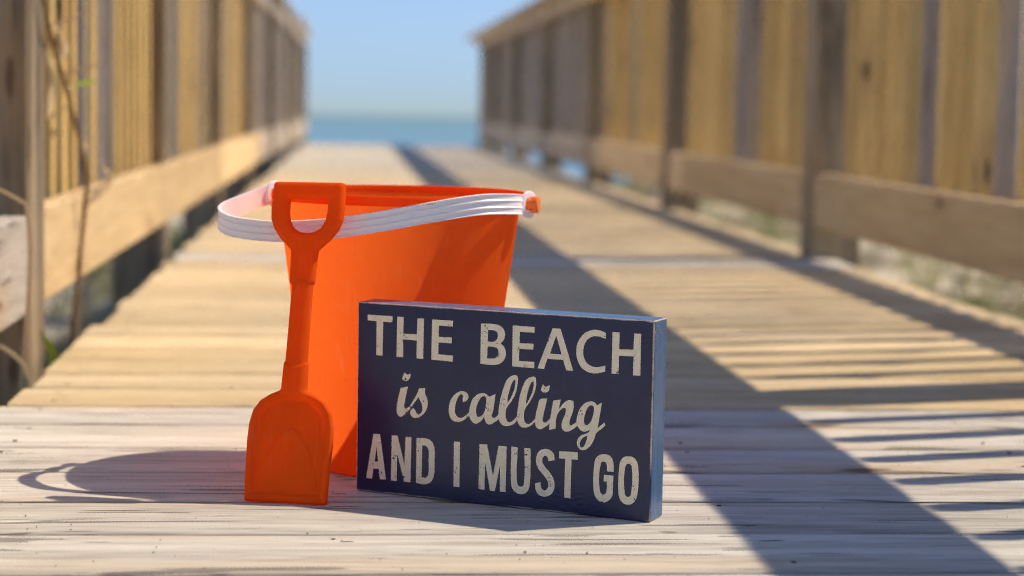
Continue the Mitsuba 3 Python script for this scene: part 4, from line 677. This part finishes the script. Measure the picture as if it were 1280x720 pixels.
# ---------------------------------------------------------------- plants
def blade_strip(points, widths, normal):
    p = np.asarray(points, float); w = np.broadcast_to(np.asarray(widths, float), (len(p),))
    t = np.gradient(p, axis=0)
    s = np.cross(t, normal); s /= np.maximum(np.linalg.norm(s, axis=1, keepdims=True), 1e-9)
    nn = np.cross(s, t); nn /= np.maximum(np.linalg.norm(nn, axis=1, keepdims=True), 1e-9)
    v = np.vstack([p - s * w[:, None] / 2, p + nn * w[:, None] * 0.12, p + s * w[:, None] / 2])
    n = len(p); f = []
    for k in range(n - 1):
        for a in (0, n):
            f += [[a + k, a + n + k, a + n + k + 1], [a + k, a + n + k + 1, a + k + 1]]
    return v, np.array(f)


def ground_at(x, y):
    return float(ground_height(np.array([x]), np.array([y]))[0])


weed = thing('dry_weed', 'dry brown weed stalk with reddish twigs growing up against the near left fence', 'plant')
st = spline([(-0.52, 3.36, -0.35), (-0.47, 3.33, 0.0), (-0.447, 3.3076, 0.207), (-0.440, 3.2888, 0.2445), (-0.443, 3.2517, 0.3061), (-0.447, 3.1518, 0.3806), (-0.443, 3.0164, 0.4384), (-0.447, 2.977, 0.4691), (-0.445, 2.879, 0.5244), (-0.46, 2.80, 0.62)], 60)
put('stem', tube(st, np.linspace(0.0050, 0.0022, 60) * (1 + 0.25 * rng.random(60)), 8), 'dry_stem', weed, smooth=True)
for tw in ([(-0.445, 2.985, 0.470), (-0.445, 3.0024, 0.5073), (-0.447, 3.156, 0.5199), (-0.45, 3.40, 0.545)], [(-0.445, 3.02, 0.437), (-0.445, 3.0747, 0.4332), (-0.443, 3.2943, 0.4444), (-0.448, 3.58, 0.4596)]):
    put('twig', tube(spline(tw, 20), np.linspace(0.0028, 0.0012, 20), 6), 'dry_stem', weed, smooth=True)
put('leaf', blade_strip(spline([(-0.44, 3.135, 0.413), (-0.44, 3.2645, 0.4201), (-0.44, 3.42, 0.4243)], 12), 0.010 * np.sin(np.linspace(0.2, 3.0, 12)), np.array([0.6, -0.6, 0.5])), 'green_leaf', weed, smooth=True)
put('leaf', blade_strip(spline([(-0.44, 2.866, 0.362), (-0.44, 2.905, 0.407), (-0.44, 2.89, 0.4385), (-0.445, 2.892, 0.468)], 14), 0.013 * np.sin(np.linspace(0.15, 3.0, 14)), np.array([0.7, -0.7, 0.0])), 'straw', weed, smooth=True, label='pale dead leaf')
wl = np.random.default_rng(9)
for q in (8, 15, 22, 27, 33, 40, 46, 52):
    c = st[q]; a = wl.uniform(-1, 1); d = np.array([wl.uniform(0.0, 0.5), a, wl.uniform(-0.6, 0.5)]); d *= wl.uniform(0.03, 0.07) / np.linalg.norm(d)
    put('leaf', blade_strip(spline([c, c + 0.5 * d + [0.006, 0, 0.006], c + d], 10), 0.011 * np.sin(np.linspace(0.2, 3.0, 10)), np.array([0.6, -0.5, 0.6]) + wl.normal(0, 0.2, 3)), 'straw', weed, smooth=True)
for pts, w, lab in (([(-0.43, 3.36, 0.290), (-0.44, 3.51, 0.2678), (-0.45, 3.70, 0.243), (-0.50, 3.9, 0.16), (-0.60, 4.0, -0.35)], 0.014, 'broad pale straw lying over the bottom rail behind the weed stalk'),
               ([(-0.56, 2.70, 0.300), (-0.4831, 2.72, 0.2658), (-0.4640, 2.72, 0.255), (-0.4470, 2.725, 0.2362), (-0.4475, 2.73, 0.10), (-0.50, 2.76, -0.42)], 0.0065, 'thin straw bent over the grey rail end at the near left post'),
               ([(-0.60, 2.70, 0.10), (-0.4847, 2.72, 0.0484), (-0.4629, 2.72, 0.0282), (-0.4454, 2.72, 0.0057), (-0.445, 2.71, -0.10), (-0.47, 2.70, -0.42)], 0.0065, 'thin straw below the grey rail end at the near left post')):
    s_ = spline(pts, 26)
    put('straw_stalk', blade_strip(s_, w * np.minimum(1, np.linspace(0.3, 4, 26)), np.array([0.3, -0.9, 0.3])), 'straw', smooth=True, label=lab, category='plant')
put('grass_blade', blade_strip(spline([(-0.475, 3.06, -0.40), (-0.452, 2.99, -0.10), (-0.447, 2.9684, -0.0236), (-0.446, 2.9375, 0.0114), (-0.452, 2.862, 0.052)], 20), 0.030 * np.sin(np.linspace(0.5, 3.05, 20)), np.array([0.5, -0.85, 0.0])), 'green_leaf', smooth=True, label='single green grass blade beside the foot of the near left post', category='plant')


def scatter(name, label, places, seed, colours, size, per):
    """Ground cover as one mesh: tufts of thin curved blades and twigs."""
    r = np.random.default_rng(seed)
    V, F, C, at = [], [], [], 0
    for x, y in places:
        z = ground_at(x, y) - 0.01
        tint = np.array(colours[r.integers(len(colours))])
        scale = size * r.uniform(0.5, 1.25)
        for _ in range(per):
            a, lean = r.uniform(0, 2 * np.pi), r.uniform(0.1, 0.9)
            L = scale * r.uniform(0.5, 1.1)
            d = np.array([np.cos(a), np.sin(a), 0])
            t = np.linspace(0, 1, 5)[:, None]
            p = np.array([x, y, z]) + r.normal(0, 0.03, 3) * [1, 1, 0] + d * (lean * L * t ** 1.6) + np.array([0, 0, L]) * (t - 0.45 * lean * t * t)
            w = r.uniform(0.004, 0.011) * scale / 0.3
            v, f = blade_strip(p, w * (1 - 0.85 * t[:, 0]), np.array([np.sin(a), -np.cos(a), 0.2]) + r.normal(0, 0.3, 3))
            c = tint * r.uniform(0.7, 1.25)
            V.append(v); F.append(f + at); C.append(np.tile(c, (len(v), 1))); at += len(v)
    put(name, (np.vstack(V), np.vstack(F)), 'leaf_colours', lift=False, smooth=True, color=np.clip(np.vstack(C), 0, 1), label=label, kind='stuff')


pl = np.random.default_rng(5)
right = [(1.5 + 5.5 * pl.random() ** 1.6, 2.5 + 9.0 * pl.random()) for _ in range(620)] + [(1.5 + 2.6 * pl.random() ** 1.5, 9.5 + 6.5 * pl.random()) for _ in range(330)]
left = [(-0.55 - 4.5 * pl.random() ** 1.8, 1.8 + 9.5 * pl.random()) for _ in range(620)]
scatter('dry_brush', 'pale dry twigs, straw and beach grass on the sand outside the right fence', right, 21, [(0.66, 0.58, 0.45), (0.68, 0.58, 0.40), (0.24, 0.19, 0.13), (0.58, 0.50, 0.42), (0.34, 0.42, 0.10), (0.46, 0.46, 0.16), (0.52, 0.56, 0.20), (0.30, 0.34, 0.08)], 0.26, 16)
scatter('beach_grass', 'green and dry beach grass on the sand outside the left fence', left, 22, [(0.22, 0.31, 0.06), (0.30, 0.36, 0.09), (0.52, 0.45, 0.30), (0.56, 0.50, 0.40), (0.16, 0.22, 0.05)], 0.28, 16)


# loose sand and small crumbs on the near planks
gr = np.random.default_rng(77)
ico = trimesh.creation.icosahedron()
V, F = [], []
for k in range(900):
    x, y = gr.uniform(-0.42, 1.0), 1.35 + 1.5 * gr.random() ** 1.3
    r_ = gr.uniform(0.0004, 0.0009) * (2.2 if gr.random() < 0.02 else 1)
    V.append(np.array(ico.vertices) * r_ * gr.uniform(0.7, 1.2, 3) + [x, y, 0.0008]); F.append(np.array(ico.faces) + 12 * k)
put('sand_grains', (np.vstack(V), np.vstack(F)), 'sand_ground', label='loose grains of sand scattered on the near grey planks', kind='stuff')
